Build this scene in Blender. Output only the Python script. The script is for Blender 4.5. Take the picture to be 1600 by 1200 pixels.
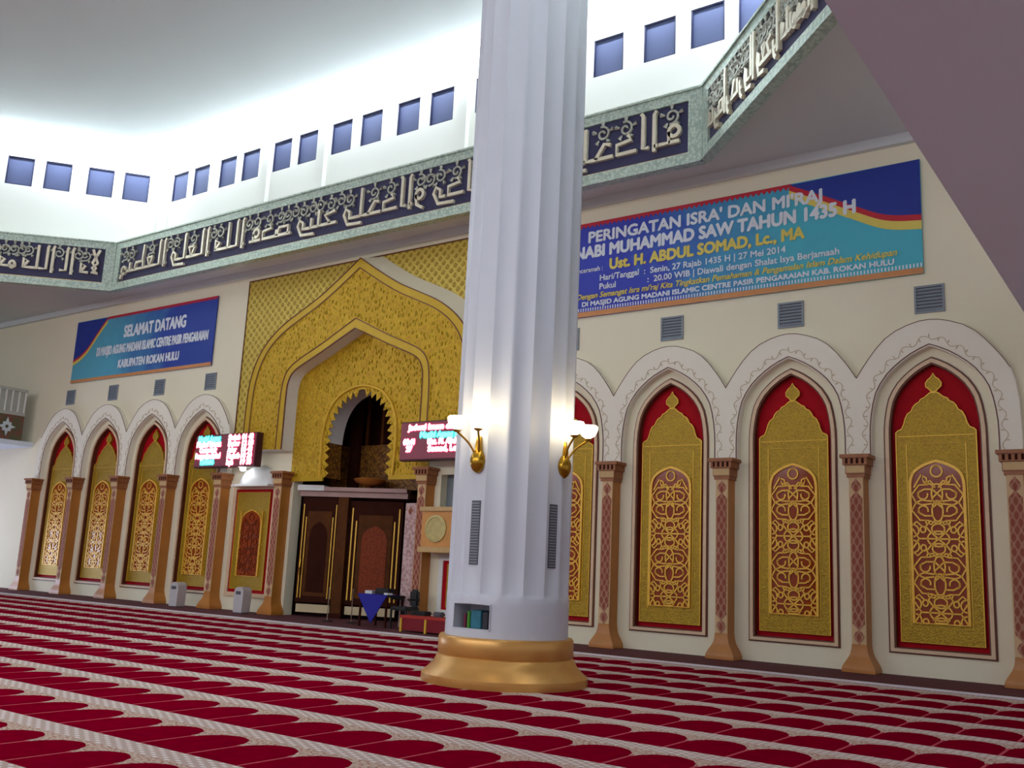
import bpy, bmesh, math, random
from mathutils import Vector, Matrix, geometry
random.seed(7)
SC = bpy.context.scene
COL = SC.collection
PI = math.pi
for o in list(bpy.data.objects):
    bpy.data.objects.remove(o)

# ------------------------------------------------------------------ camera
F_PX, YAW, PITCH, ROLL = 1505.06, 0.6246, 0.1898, 0.0476
CAM = Vector((16.8907, -17.0584, 1.4))
cy_, sy_, cp_, sp_ = math.cos(YAW), math.sin(YAW), math.cos(PITCH), math.sin(PITCH)
fw = Vector((-sy_*cp_, cy_*cp_, sp_)); rt = Vector((cy_, sy_, 0)); up = rt.cross(fw)
r2 = math.cos(ROLL)*rt + math.sin(ROLL)*up
u2 = -math.sin(ROLL)*rt + math.cos(ROLL)*up
cd = bpy.data.cameras.new('camera'); cam = bpy.data.objects.new('camera', cd); COL.objects.link(cam)
cd.sensor_width = 36; cd.lens = F_PX*36/1600; cd.clip_end = 200; cd.clip_start = 0.05
m3 = Matrix((r2, u2, -fw)).transposed()
cam.matrix_world = Matrix.Translation(CAM) @ m3.to_4x4()
SC.camera = cam

# ------------------------------------------------------------------ world, lamps, exposure
vs = SC.view_settings
vs.view_transform = 'Standard'; vs.look = 'None'; vs.gamma = 1; vs.use_curve_mapping = False
vs.exposure = 0.0
W = bpy.data.worlds.new('world'); SC.world = W; W.use_nodes = True
bg = W.node_tree.nodes['Background']; bg.inputs[0].default_value = (0.86, 0.88, 1.0, 1); bg.inputs[1].default_value = 0.55

def area(name, loc, direction, sx, sy, power, color=(1, 1, 1)):
    L = bpy.data.lights.new(name, 'AREA'); L.shape = 'RECTANGLE'; L.size = sx; L.size_y = sy
    L.energy = power; L.color = color
    o = bpy.data.objects.new(name, L); COL.objects.link(o); o.location = loc
    d = Vector(direction).normalized()
    o.rotation_euler = d.to_track_quat('-Z', 'Y').to_euler()
    return o
COOL = (0.80, 0.90, 1.0)
# cove strip lamps washing the top of the drum walls (long axis along each wall)
def strip(name, mid, along, face, length, power):
    L = bpy.data.lights.new(name, 'AREA'); L.shape = 'RECTANGLE'; L.size = length; L.size_y = 0.12
    L.energy = power; L.color = COOL
    o = bpy.data.objects.new(name, L); COL.objects.link(o); o.location = mid
    z = -Vector(face).normalized(); x = Vector(along).normalized(); y = z.cross(x)
    o.matrix_world = Matrix.Translation(mid) @ Matrix((x, y, z)).transposed().to_4x4()
    return o
strip('cove_lamp_back', Vector((0, 0.18, 14.40)), (1, 0, 0), (0, 1, -0.35), 20.4, 850)
k7 = math.sqrt(.5)
strip('cove_lamp_left', Vector((-13.39+.42*k7, -3.10-.42*k7, 14.40)), (1, 1, 0), (-k7, k7, -.35), 9.2, 385)
strip('cove_lamp_right', Vector((13.39-.42*k7, -3.10-.42*k7, 14.40)), (1, -1, 0), (k7, k7, -.35), 9.2, 385)
strip('cove_lamp_left_side', Vector((-15.9, -17.5, 14.40)), (0, 1, 0), (-1, 0, -.35), 20, 800)
strip('cove_lamp_right_side', Vector((15.9, -17.5, 14.40)), (0, 1, 0), (1, 0, -.35), 20, 800)
# daylight falling in through the doorway of the left wall plus an added high fill lamp behind the camera
area('daylight_left_doorway', (-19.9, -4.4, 1.05), (1, 0, 0), 4.2, 2.1, 300, (0.62, 0.74, 1.0))
area('rear_fill_lamp', (2, -26.3, 7.9), (0.0, 1, -0.12), 30, 2.4, 1500, (0.95, 0.96, 1.0))

# ------------------------------------------------------------------ node helpers
class NT:
    def __init__(s, name):
        s.m = bpy.data.materials.new(name); s.m.use_nodes = True
        s.t = s.m.node_tree; s.n = s.t.nodes; s.l = s.t.links
        s.b = s.n['Principled BSDF']
        s._tc = None
    def put(s, sock, v):
        if isinstance(v, bpy.types.NodeSocket): s.l.new(v, sock)
        elif isinstance(v, (tuple, list)) and len(v) == 3 and sock.type == 'RGBA': sock.default_value = (*v, 1)
        else: sock.default_value = v
    def co(s):
        if not s._tc: s._tc = s.n.new('ShaderNodeTexCoord')
        return s._tc.outputs['Object']
    def xyz(s):
        x = s.n.new('ShaderNodeSeparateXYZ'); s.l.new(s.co(), x.inputs[0]); return x.outputs
    def M(s, op, a, b=0.0, c=0.0):
        x = s.n.new('ShaderNodeMath'); x.operation = op
        s.put(x.inputs[0], a); s.put(x.inputs[1], b); s.put(x.inputs[2], c); return x.outputs[0]
    def mix(s, f, a, b):
        x = s.n.new('ShaderNodeMix'); x.data_type = 'RGBA'
        s.put(x.inputs[0], f); s.put(x.inputs[6], a); s.put(x.inputs[7], b); return x.outputs[2]
    def noise(s, scale, detail=3, rough=.5, vec=None):
        x = s.n.new('ShaderNodeTexNoise'); s.put(x.inputs['Vector'], vec if vec else s.co())
        x.inputs['Scale'].default_value = scale; x.inputs['Detail'].default_value = detail
        x.inputs['Roughness'].default_value = rough; return x.outputs[0]
    def voro(s, scale, feature='F1', vec=None):
        x = s.n.new('ShaderNodeTexVoronoi'); x.feature = feature; s.put(x.inputs['Vector'], vec if vec else s.co())
        x.inputs['Scale'].default_value = scale; return x.outputs[0]
    def mapv(s, sc):
        x = s.n.new('ShaderNodeMapping'); s.l.new(s.co(), x.inputs[0]); x.inputs['Scale'].default_value = sc; return x.outputs[0]
    def ramp(s, f, a, b):
        x = s.n.new('ShaderNodeMapRange'); s.put(x.inputs[0], f); x.inputs[1].default_value = a; x.inputs[2].default_value = b
        return x.outputs[0]
    def bump(s, h, strength=.4, dist=.02):
        x = s.n.new('ShaderNodeBump'); s.put(x.inputs['Height'], h); x.inputs['Strength'].default_value = strength
        x.inputs['Distance'].default_value = dist; s.l.new(x.outputs[0], s.b.inputs['Normal'])
    def fin(s, color=None, rough=.5, metal=0.0, spec=None, emit=None, es=0.0, coat=0.0):
        if color is not None: s.put(s.b.inputs['Base Color'], color)
        s.put(s.b.inputs['Roughness'], rough); s.put(s.b.inputs['Metallic'], metal)
        if spec is not None: s.b.inputs['Specular IOR Level'].default_value = spec
        if coat: s.b.inputs['Coat Weight'].default_value = coat; s.b.inputs['Coat Roughness'].default_value = .12; s.b.inputs['Coat IOR'].default_value = 1.45
        if emit is not None:
            s.put(s.b.inputs['Emission Color'], emit); s.b.inputs['Emission Strength'].default_value = es
        return s.m
def lin(r, g, b):
    f = lambda c: ((c/255+.055)/1.055)**2.4 if c > 10 else c/255/12.92
    return (f(r), f(g), f(b))
def simple(name, c, rough=.5, metal=0, var=.08, scale=4, **k):
    n = NT(name)
    f = n.noise(scale)
    d = tuple(x*(1-var*2) for x in c); l = tuple(min(1, x*(1+var)) for x in c)
    return n.fin(n.mix(f, d, l), rough, metal, **k)

MT = {}
MT['plaster'] = simple('cream_plaster', lin(240, 232, 204), .75, var=.03, scale=.7)
MT['white'] = simple('white_plaster', lin(232, 232, 228), .7, var=.02)
MT['ceil'] = simple('grey_ceiling_paint', lin(222, 226, 226), .85, var=.03, scale=.5)
MT['drum'] = simple('white_drum_paint', lin(235, 236, 228), .8, var=.02, scale=.5)
MT['soffit'] = simple('grey_balcony_paint', lin(222, 232, 246), .85, var=.02, scale=.5)
MT['upper'] = simple('grey_dome_paint', lin(204, 210, 212), .85, var=.02, scale=.3)
MT['red'] = simple('red_lacquer', lin(176, 6, 26), .6, var=.1, scale=6, spec=.1)
MT['redback'] = simple('red_backing', lin(152, 58, 6), .4, var=.1, scale=6, spec=.0, coat=.75)
MT['brownline'] = simple('brown_edging', lin(106, 52, 30), .5)
MT['pinkmould'] = simple('beige_moulding', lin(226, 196, 160), .5)
MT['goldbright'] = simple('bright_gold', lin(240, 186, 56), .4, metal=.15, var=.12, scale=20)
MT['goldedge'] = simple('gold_edging', lin(226, 180, 50), .4, metal=.25, var=.1, scale=12)
n = NT('carved_olive_gold')
v = n.voro(34); f = n.ramp(v, .1, .75); f2 = n.noise(7, 4)
c = n.mix(f, lin(196, 156, 30), lin(150, 112, 12)); c = n.mix(n.M('MULTIPLY', f2, .6), c, lin(166, 142, 16))
n.bump(n.M('SUBTRACT', 1.0, v), .35, .015)
MT['gold'] = n.fin(c, .45, .35)
# big portal gold: vertical drop-like relief that sparkles
n = NT('portal_relief_gold')
mv = n.mapv((13, 13, 7)); v = n.voro(1.0, vec=mv); f = n.ramp(v, .05, .7)
c = n.mix(n.ramp(v, .25, .8), lin(224, 182, 40), lin(176, 130, 12)); c = n.mix(n.M('MULTIPLY', n.noise(2.2), .5), c, lin(204, 170, 28))
n.bump(n.M('SUBTRACT', 1.0, n.ramp(v, .0, .42)), 1.0, .06)
MT['relief'] = n.fin(c, n.M('ADD', n.M('MULTIPLY', n.ramp(v, .3, .5), .35), .2), .4)
n = NT('plain_portal_gold')
c = n.mix(n.noise(5), lin(206, 168, 34), lin(188, 150, 24)); MT['goldplain'] = n.fin(c, .45, .3)
n = NT('lattice_gold')
X = n.xyz(); a = n.M('MULTIPLY', n.M('ADD', X[0], X[2]), 13.0); b = n.M('MULTIPLY', n.M('SUBTRACT', X[0], X[2]), 13.0)
p = n.M('MULTIPLY', n.M('SINE', a), n.M('SINE', b)); dots = n.ramp(n.M('ABSOLUTE', p), .35, .8)
c = n.mix(dots, lin(208, 180, 78), lin(172, 142, 40))
n.bump(n.M('SUBTRACT', 1.0, dots), .6, .03)
MT['latticegold'] = n.fin(c, .45, .25)
MT['tan'] = simple('orange_stone', lin(186, 118, 44), .4, var=.12, scale=3)
MT['tanfront'] = simple('beige_stone', lin(214, 180, 138), .65, var=.08, scale=3, spec=.15)
n = NT('mauve_inlay')
X = n.xyz(); a = n.M('MULTIPLY', n.M('ADD', n.M('MULTIPLY', X[0], 2.0), X[2]), 14.0); b = n.M('MULTIPLY', n.M('SUBTRACT', n.M('MULTIPLY', X[0], 2.0), X[2]), 14.0)
p = n.M('ABSOLUTE', n.M('MULTIPLY', n.M('SINE', a), n.M('SINE', b)))
c = n.mix(n.ramp(p, .1, .5), lin(186, 140, 116), lin(142, 76, 58)); c = n.mix(n.M('MULTIPLY', n.noise(1.4), .7), c, lin(150, 84, 66))
MT['inlay'] = n.fin(c, .65, spec=.15)
MT['capital'] = simple('brown_capital', lin(160, 96, 50), .5, var=.15, scale=14)
MT['capcream'] = simple('capital_cream', lin(204, 168, 112), .5, var=.1, scale=14)
n = NT('arch_ring_plaster')
MT['vine'] = simple('vine_paint', lin(204, 184, 150), .7)
MT['ring'] = n.fin(n.mix(n.noise(2), lin(246, 240, 224), lin(238, 231, 214)), .7)
MT['grille'] = simple('grey_grille', lin(140, 148, 156), .6)
MT['grillefront'] = simple('blue_grey_slats', lin(128, 140, 150), .7)
MT['column'] = simple('white_column_paint', lin(204, 208, 218), .42, var=.02, scale=2)
MT['copper'] = simple('polished_copper_wood', lin(214, 160, 86), .32, metal=.4, var=.12, scale=3)
MT['brass'] = simple('antique_brass', lin(176, 134, 40), .25, metal=.85, var=.1, scale=10)
MT['globe'] = NT('lamp_globe').fin((1, .95, .85), .3, emit=(1, .86, .58), es=9)
MT['wood'] = simple('dark_brown_wood', lin(92, 50, 14), .7, var=.25, scale=5, spec=.15)
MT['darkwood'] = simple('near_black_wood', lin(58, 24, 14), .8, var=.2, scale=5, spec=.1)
MT['kick'] = simple('cream_kickboard', lin(206, 186, 146), .6)
MT['lintel'] = simple('pinkish_lintel', lin(176, 140, 132), .5)
MT['carvedred'] = simple('carved_red_wood', lin(142, 58, 22), .6, var=.4, scale=18, spec=.2)
n = NT('brown_gold_textile')
c = n.mix(n.ramp(n.voro(16), .1, .7), lin(168, 116, 38), lin(92, 54, 16)); MT['browngold'] = n.fin(c, .5)
n = NT('pink_carved_strip')
c = n.mix(n.ramp(n.noise(14, 4), .4, .65), lin(206, 176, 172), lin(164, 116, 112)); MT['pinkstrip'] = n.fin(c, .5)
n = NT('silver_green_frame')
c = n.mix(n.ramp(n.voro(16), .1, .8), lin(208, 222, 206), lin(160, 178, 166)); n.bump(n.voro(16), .3, .02)
MT['silver'] = n.fin(c, .4, .3)
MT['navy'] = simple('dark_navy_panel', lin(46, 44, 84), .6, var=.2, scale=2)
MT['letter'] = simple('silver_gilt_letters', lin(238, 230, 204), .3, metal=.25, var=.1, scale=8)
MT['orn'] = simple('dull_ornament', lin(182, 184, 168), .4, metal=.25, var=.2, scale=8)
MT['pane'] = simple('dusk_blue_pane', lin(86, 94, 128), .6, var=.08, scale=1, spec=.2)
MT['sash'] = simple('dark_blue_sash', lin(46, 48, 84), .5)
MT['black'] = simple('black_cloth', lin(26, 26, 28), .7)
MT['chairblack'] = simple('black_vinyl', lin(20, 24, 26), .5)
MT['blue'] = simple('royal_blue_cloth', lin(18, 16, 148), .7, var=.06)
MT['paper'] = simple('white_paper', lin(220, 220, 216), .7)
MT['steel'] = simple('steel', lin(170, 150, 130), .3, metal=.8)
MT['bin'] = simple('pale_grey_plastic', lin(196, 190, 192), .45, var=.05)
MT['slot'] = simple('dark_grey_slot', lin(84, 82, 92), .5)
MT['redcloth'] = simple('red_bench_cloth', lin(176, 40, 28), .7)
MT['darkredcloth'] = simple('dark_red_skirt', lin(128, 8, 28), .8)
MT['mimbar'] = simple('orange_gold_marble', lin(214, 150, 76), .4, var=.12, scale=4)
MT['medal'] = simple('pale_gold_medallion', lin(202, 184, 120), .4, metal=.2, var=.2, scale=10)
MT['hood'] = NT('frosted_white_shell').fin((.78, .80, .78), .35)
MT['bulb'] = NT('bulb_glow').fin((1, 1, 1), .4, emit=(.9, .95, 1), es=14)
MT['orange_glow'] = simple('orange_glow_paint', lin(206, 130, 56), .35, metal=.3, var=.2, scale=5)  # orange glow put into the colour of the bowl shape
n = NT('balcony_panel')
c = n.mix(n.ramp(n.noise(5, 4), .4, .62), lin(84, 88, 56), lin(124, 74, 60)); MT['fascia'] = n.fin(c, .5)
MT['rail'] = simple('pale_rail_infill', lin(186, 188, 178), .5, var=.1, scale=6)
MT['star'] = simple('pale_star', lin(206, 220, 226), .5)
MT['ledbody'] = simple('led_board_face', lin(150, 66, 84), .4, var=.05)
MT['ledside'] = simple('led_board_case', lin(70, 22, 30), .5)
MT['led_glow'] = NT('led_red_glow').fin((.8, .05, .15), .5, emit=(1.0, .03, .16), es=1.0)
MT['led_white'] = NT('led_hot_core').fin((1, .8, .85), .5, emit=(1.0, .80, .84), es=2.2)
MT['led_cglow'] = NT('led_cyan_glow').fin((0, .7, .7), .5, emit=(0.0, .72, .68), es=1.0)
MT['led_cyan'] = NT('led_cyan').fin((.2, 1, 1), .5, emit=(.22, 1.0, .95), es=1.25)
MT['bwhite'] = simple('banner_white_print', lin(226, 232, 240), .6, var=.02)
MT['byellow'] = simple('banner_yellow_print', lin(226, 206, 96), .6, var=.04)
MT['bdark'] = simple('banner_dark_blue', lin(20, 48, 150), .6, var=.1)
MT['bred'] = simple('banner_red', lin(196, 24, 48), .6, var=.06)
MT['borange'] = simple('banner_gold_rule', lin(206, 140, 84), .6)
MT['pkgreen'] = simple('green_wrap', lin(70, 150, 40), .5); MT['pkblue'] = simple('teal_wrap', lin(36, 120, 140), .5, var=.3, scale=12)
MT['pkpink'] = simple('mauve_wrap', lin(140, 50, 80), .5); MT['pkdark'] = simple('dark_wrap', lin(32, 34, 46), .5)
MT['strip'] = simple('white_carpet_edge', lin(232, 228, 236), .8)
MT['maroon'] = simple('maroon_runner', lin(92, 28, 38), .9, var=.2, scale=8)
def banner_mat(name, left, right, w):
    n = NT(name); X = n.xyz(); f = n.ramp(X[0], -w/2, w/2)
    f = n.M('ADD', f, n.M('MULTIPLY', n.M('SUBTRACT', n.noise(1.2, 4), .5), .5))
    c = n.mix(n.ramp(f, .25, .72), left, right)
    return n.fin(c, .55)
MT['bn_r'] = banner_mat('vinyl_blue_to_turquoise', lin(44, 60, 178), lin(70, 180, 200), 7.2)
MT['bn_l'] = banner_mat('vinyl_turquoise_to_blue', lin(86, 170, 196), lin(30, 62, 158), 7.3)

# carpet
n = NT('prayer_carpet')
X = n.xyz()
u = n.M('FRACT', n.M('DIVIDE', n.M('ADD', X[0], 55.5-12.52), .555))
v = n.M('FRACT', n.M('DIVIDE', n.M('ADD', X[1], 103.0+8.45), 1.03))
du = n.M('ABSOLUTE', n.M('SUBTRACT', u, .5))
t = n.M('MINIMUM', n.M('MAXIMUM', n.M('DIVIDE', n.M('SUBTRACT', v, .48), .35), 0.0), 1.0)
g = n.M('MULTIPLY', n.M('POWER', n.M('SUBTRACT', 1.0, n.M('POWER', t, 2.4)), .55), .478)
wob = n.M('MULTIPLY', n.M('SINE', n.M('MULTIPLY', v, 60.0)), n.M('MULTIPLY', t, .012))
inside = n.M('MULTIPLY', n.M('LESS_THAN', du, n.M('ADD', g, wob)), n.M('MULTIPLY', n.M('GREATER_THAN', v, .12), n.M('LESS_THAN', v, .845)))
band = n.M('MAXIMUM', n.M('LESS_THAN', v, .115), n.M('GREATER_THAN', v, .885))
dx = n.M('SINE', n.M('MULTIPLY', X[0], 2*PI/.139)); dy = n.M('SINE', n.M('MULTIPLY', v, 2*PI/.0769))
dot = n.ramp(n.M('MULTIPLY', dx, dy), .2, .55)
bandc = n.mix(dot, lin(196, 172, 162), lin(234, 224, 220))
spn = n.ramp(n.noise(38, 2), .45, .62)
spand = n.mix(spn, lin(210, 190, 174), lin(168, 112, 92))
line = n.M('MULTIPLY', n.M('GREATER_THAN', du, .475), n.M('LESS_THAN', v, .6))
field = n.mix(n.noise(9, 3), lin(142, 0, 35), lin(114, 0, 28))
c = n.mix(inside, spand, field); c = n.mix(line, c, lin(186, 82, 88)); c = n.mix(band, c, bandc)
n.bump(n.noise(300, 1), .2, .004)
MT['carpet'] = n.fin(c, 1.0, spec=.0)

# ------------------------------------------------------------------ mesh helpers
def link(name, me, mat=None, parent=None, loc=(0, 0, 0), rot=(0, 0, 0)):
    if mat is not None and not me.materials: me.materials.append(MT[mat] if isinstance(mat, str) else mat)
    o = bpy.data.objects.new(name, me); COL.objects.link(o); o.location = loc; o.rotation_euler = rot
    if parent: o.parent = parent
    return o
def from_bm(name, bm, mat, parent=None, loc=(0, 0, 0), rot=(0, 0, 0), smooth=False):
    bmesh.ops.recalc_face_normals(bm, faces=bm.faces)
    me = bpy.data.meshes.new(name); bm.to_mesh(me); bm.free()
    if smooth:
        for p in me.polygons: p.use_smooth = True
        try: me.set_sharp_from_angle(angle=math.radians(40))
        except Exception: pass
    return link(name, me, mat, parent, loc, rot)
def empty(name, loc=(0, 0, 0), label=None, cat=None, group=None, rotz=0):
    o = bpy.data.objects.new(name, None); COL.objects.link(o); o.location = loc; o.rotation_euler = (0, 0, rotz)
    o.empty_display_size = .1
    if label: tag(o, label, cat, group)
    return o
def tag(o, label, cat, group=None):
    o['label'] = label; o['category'] = cat
    if group: o['group'] = group
    return o
def struct(o): o['kind'] = 'structure'; return o
def box(bm, x0, x1, y0, y1, z0, z1):
    v = [bm.verts.new(p) for p in ((x0,y0,z0),(x1,y0,z0),(x1,y1,z0),(x0,y1,z0),(x0,y0,z1),(x1,y0,z1),(x1,y1,z1),(x0,y1,z1))]
    for f in ((0,3,2,1),(4,5,6,7),(0,1,5,4),(1,2,6,5),(2,3,7,6),(3,0,4,7)): bm.faces.new([v[i] for i in f])
def boxobj(name, b, mat, parent=None, bevel=0, **k):
    bm = bmesh.new(); box(bm, *b)
    if bevel: bmesh.ops.bevel(bm, geom=bm.edges[:]+bm.verts[:], offset=bevel, segments=2, affect='EDGES')
    return from_bm(name, bm, mat, parent, **k)
def plate(bm, loops, y0, y1):
    """2D loops (x,z), first is the outline, the rest are holes; extruded from y0 (front) to y1."""
    pts = [[Vector((x, z, 0)) for x, z in L] for L in loops]
    tris = geometry.tessellate_polygon(pts)
    flat = [q for L in loops for q in L]
    fv = [bm.verts.new((x, y0, z)) for x, z in flat]; bv = [bm.verts.new((x, y1, z)) for x, z in flat]
    for a, b, c in tris:
        try: bm.faces.new((fv[a], fv[b], fv[c])); bm.faces.new((bv[c], bv[b], bv[a]))
        except ValueError: pass
    i = 0
    for L in loops:
        k = len(L)
        for j in range(k):
            a, b = i+j, i+(j+1) % k
            try: bm.faces.new((fv[a], fv[b], bv[b], bv[a]))
            except ValueError: pass
        i += k
def plateobj(name, loops, y0, y1, mat, parent=None, **k):
    bm = bmesh.new(); plate(bm, loops, y0, y1); return from_bm(name, bm, mat, parent, **k)
def tube(bm, pts, r, sides=6, closed=False, caps=True):
    P = [Vector(p) for p in pts]; N = len(P); rings = []
    rr = r if isinstance(r, (list, tuple)) else [r]*N
    prev = None
    for i in range(N):
        a = P[(i-1) % N] if (closed or i > 0) else P[i]; b = P[(i+1) % N] if (closed or i < N-1) else P[i]
        t = (b-a)
        if t.length < 1e-9: t = Vector((0, 0, 1))
        t.normalize()
        ref = prev if prev is not None else (Vector((0, 1, 0)) if abs(t.y) < .9 else Vector((1, 0, 0)))
        x = (ref - t*ref.dot(t))
        if x.length < 1e-6: x = t.orthogonal()
        x.normalize(); prev = x; y = t.cross(x)
        rings.append([bm.verts.new(P[i] + (x*math.cos(2*PI*(k+.5)/sides) + y*math.sin(2*PI*(k+.5)/sides))*rr[i]) for k in range(sides)])
    for i in range(N if closed else N-1):
        A, B = rings[i], rings[(i+1) % N]
        for k in range(sides): bm.faces.new((A[k], A[(k+1) % sides], B[(k+1) % sides], B[k]))
    if caps and not closed: bm.faces.new(rings[0][::-1]); bm.faces.new(rings[-1])
def lathe(bm, prof, seg=48, a0=0):
    rings = []
    for r, z in prof:
        rings.append([bm.verts.new((r*math.cos(a0+2*PI*k/seg), r*math.sin(a0+2*PI*k/seg), z)) for k in range(seg)])
    for A, B in zip(rings, rings[1:]):
        for k in range(seg): bm.faces.new((A[k], A[(k+1) % seg], B[(k+1) % seg], B[k]))
    if prof[0][0] > 1e-4: bm.faces.new(rings[0][::-1])
    if prof[-1][0] > 1e-4: bm.faces.new(rings[-1])
def copy_tree(o, parent=None):
    c = o.copy(); COL.objects.link(c)
    if parent: c.parent = parent
    for ch in list(o.children): copy_tree(ch, c)
    return c
def text(name, body, size, mat, parent, loc, width=None, extrude=.004, bold=0.0, shear=0.0, align='CENTER'):
    cu = bpy.data.curves.new(name, 'FONT'); cu.body = body; cu.size = size; cu.extrude = extrude
    cu.shear = shear; cu.align_x = align; cu.align_y = 'CENTER'; cu.resolution_u = 3
    t = bpy.data.objects.new(name, cu); COL.objects.link(t)
    dg = bpy.context.evaluated_depsgraph_get(); dg.update()
    me = bpy.data.meshes.new_from_object(t.evaluated_get(dg)); me.name = name
    bpy.data.objects.remove(t); bpy.data.curves.remove(cu)
    xs = [q.co.x for q in me.vertices]
    k = 1.0
    if width and xs: k = width/max(1e-6, max(xs)-min(xs))
    for q in me.vertices: q.co = Vector((q.co.x*k, -q.co.z, q.co.y))
    if bold:
        bm = bmesh.new(); bm.from_mesh(me); base = list(bm.verts) + list(bm.edges) + list(bm.faces)
        for q, (dx, dz) in enumerate(((1, 0), (-1, 0), (0, 1), (0, -1), (.7, .7), (-.7, -.7))):
            g = bmesh.ops.duplicate(bm, geom=base)['geom']
            for e in g:
                if isinstance(e, bmesh.types.BMVert): e.co += Vector((dx*bold, -.0003*(q+1), dz*bold))
        bm.to_mesh(me); bm.free()
    me.materials.clear()
    return link(name, me, mat, parent, loc)

# ------------------------------------------------------------------ outlines
ARCH = [(0, 1), (.12, .995), (.25, .975), (.38, .94), (.5, .89), (.6, .81), (.7, .70), (.78, .575), (.85, .44), (.91, .30), (.96, .15), (1, 0)]
def arch_loop(hw, zb, zs, za):
    R = [(hw*x, zs+(za-zs)*s) for s, x in ARCH]
    return [(-hw, zb), (hw, zb)] + R + [(-x, z) for x, z in R[-2::-1]]
def arch_open(hw, z0, zs, za):   # open polyline right foot -> apex -> left foot
    R = [(hw*x, zs+(za-zs)*s) for s, x in ARCH]
    return [(hw, z0)] + R + [(-x, z) for x, z in R[-2::-1]] + [(-hw, z0)]
def smooth_pts(P, n=4):
    out = []
    for i in range(len(P)-1):
        p0 = P[max(i-1, 0)]; p1 = P[i]; p2 = P[i+1]; p3 = P[min(i+2, len(P)-1)]
        for k in range(n):
            t = k/n
            out.append(tuple(.5*((2*b) + (c-a)*t + (2*a-5*b+4*c-d)*t*t + (-a+3*b-3*c+d)*t**3) for a, b, c, d in zip(p0, p1, p2, p3)))
    out.append(P[-1]); return out
def resample(H, n):
    d = [0]
    for a, b in zip(H, H[1:]): d.append(d[-1]+math.dist(a, b))
    out = []
    for k in range(n+1):
        s = d[-1]*k/n; j = max(i for i in range(len(d)) if d[i] <= s+1e-9); j = min(j, len(H)-2)
        f = (s-d[j])/(d[j+1]-d[j]); out.append((H[j][0]+(H[j+1][0]-H[j][0])*f, H[j][1]+(H[j+1][1]-H[j][1])*f))
    return out
HP, S = 2.429, 2.425
def pil(k): return math.copysign(HP+(abs(k)-1)*S, k)
BAYS_L = [-.5*(abs(pil(-5-0))+abs(pil(-6))), 0, 0, 0]
bay_c = lambda k: math.copysign(abs(pil(k))+S/2, k)      # bay just outside pilaster k

# ------------------------------------------------------------------ SETTING
floor = struct(boxobj('floor', (-24, 22, -27, -2.10, -.1, 0), 'carpet'))
struct(boxobj('floor', (-24, 22, -1.82, 3.0, -.1, -.004), 'maroon'))
struct(boxobj('trim_1', (-24, 22, -2.10, -1.82, -.1, .008), 'strip'))
HALL_Z = 9.38
holes = []
RED_HW, RED_ZS, RED_ZA, RED_ZB = .71, 3.9, 5.15, .44
for k in (2, 3, 4, 5, -2, -3, -4, -5):
    c = bay_c(k); holes.append([(c+x, z) for x, z in arch_loop(RED_HW, RED_ZB, RED_ZS, RED_ZA)])
inner_half = smooth_pts([(0, 7.12), (.55, 6.88), (1.2, 6.59), (1.85, 6.32), (2.15, 6.15), (2.29, 5.92), (2.33, 5.55), (2.33, 4.15)], 4)
outer_half = smooth_pts([(0, 8.95), (.14, 8.86), (.7, 8.5), (1.4, 8.09), (2.1, 7.77), (2.7, 7.48), (3.2, 7.12), (3.55, 6.7), (3.78, 6.15), (3.86, 5.5), (3.88, 4.2)], 4)
notch = [(-24, 0), (-2.2, 0), (-2.2, 3.45), (-2.1, 5.3), (0, 6.4), (2.1, 5.3), (2.2, 3.45), (2.2, 0), (20, 0), (20, HALL_Z+.3), (-24, HALL_Z+.3)]
# pulpit window and low bay recesses
pul = [(2.68, 2.62), (4.2, 2.62), (4.2, 3.48), (2.68, 3.48)]
struct(plateobj('wall_back', [notch] + holes + [pul], 0, .3, 'plaster'))
struct(boxobj('wall_left', (-22.3, -20, -27, -6.5, 0, HALL_Z), 'white'))
struct(boxobj('wall_left', (-22.3, -20, -6.5, -2.3, 2.1, HALL_Z), 'white'))
struct(boxobj('wall_left', (-22.3, -20, -2.3, 0, 0, HALL_Z), 'white'))
# hall ceiling around the octagonal opening
def octo(o, yb=-1.2321, xb=9.698, e=4.8):
    """octagon grown outward by o"""
    k = o*math.tan(PI/8)
    x1, x2 = xb+k, xb+e+o
    yt = yb+o; yl = yb-e-k; yn = -30-o
    return [(-x1, yt), (x1, yt), (x2, yl), (x2, yn), (-x2, yn), (-x2, yl)]
bm = bmesh.new()
oc = octo(.02); oc[3] = (oc[3][0], -26.5); oc[4] = (oc[4][0], -26.5)
plate(bm, [[(-24, -27), (20, -27), (20, 0), (-24, 0)], oc], HALL_Z, HALL_Z+.3)
for vtx in bm.verts: vtx.co = Vector((vtx.co.x, vtx.co.z, vtx.co.y))
struct(from_bm('ceiling', bm, 'ceil'))
bm = bmesh.new(); box(bm, -24, 15.2, -.13, 0, 9.20, HALL_Z)
struct(from_bm('trim_2', bm, 'ceil'))
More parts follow.
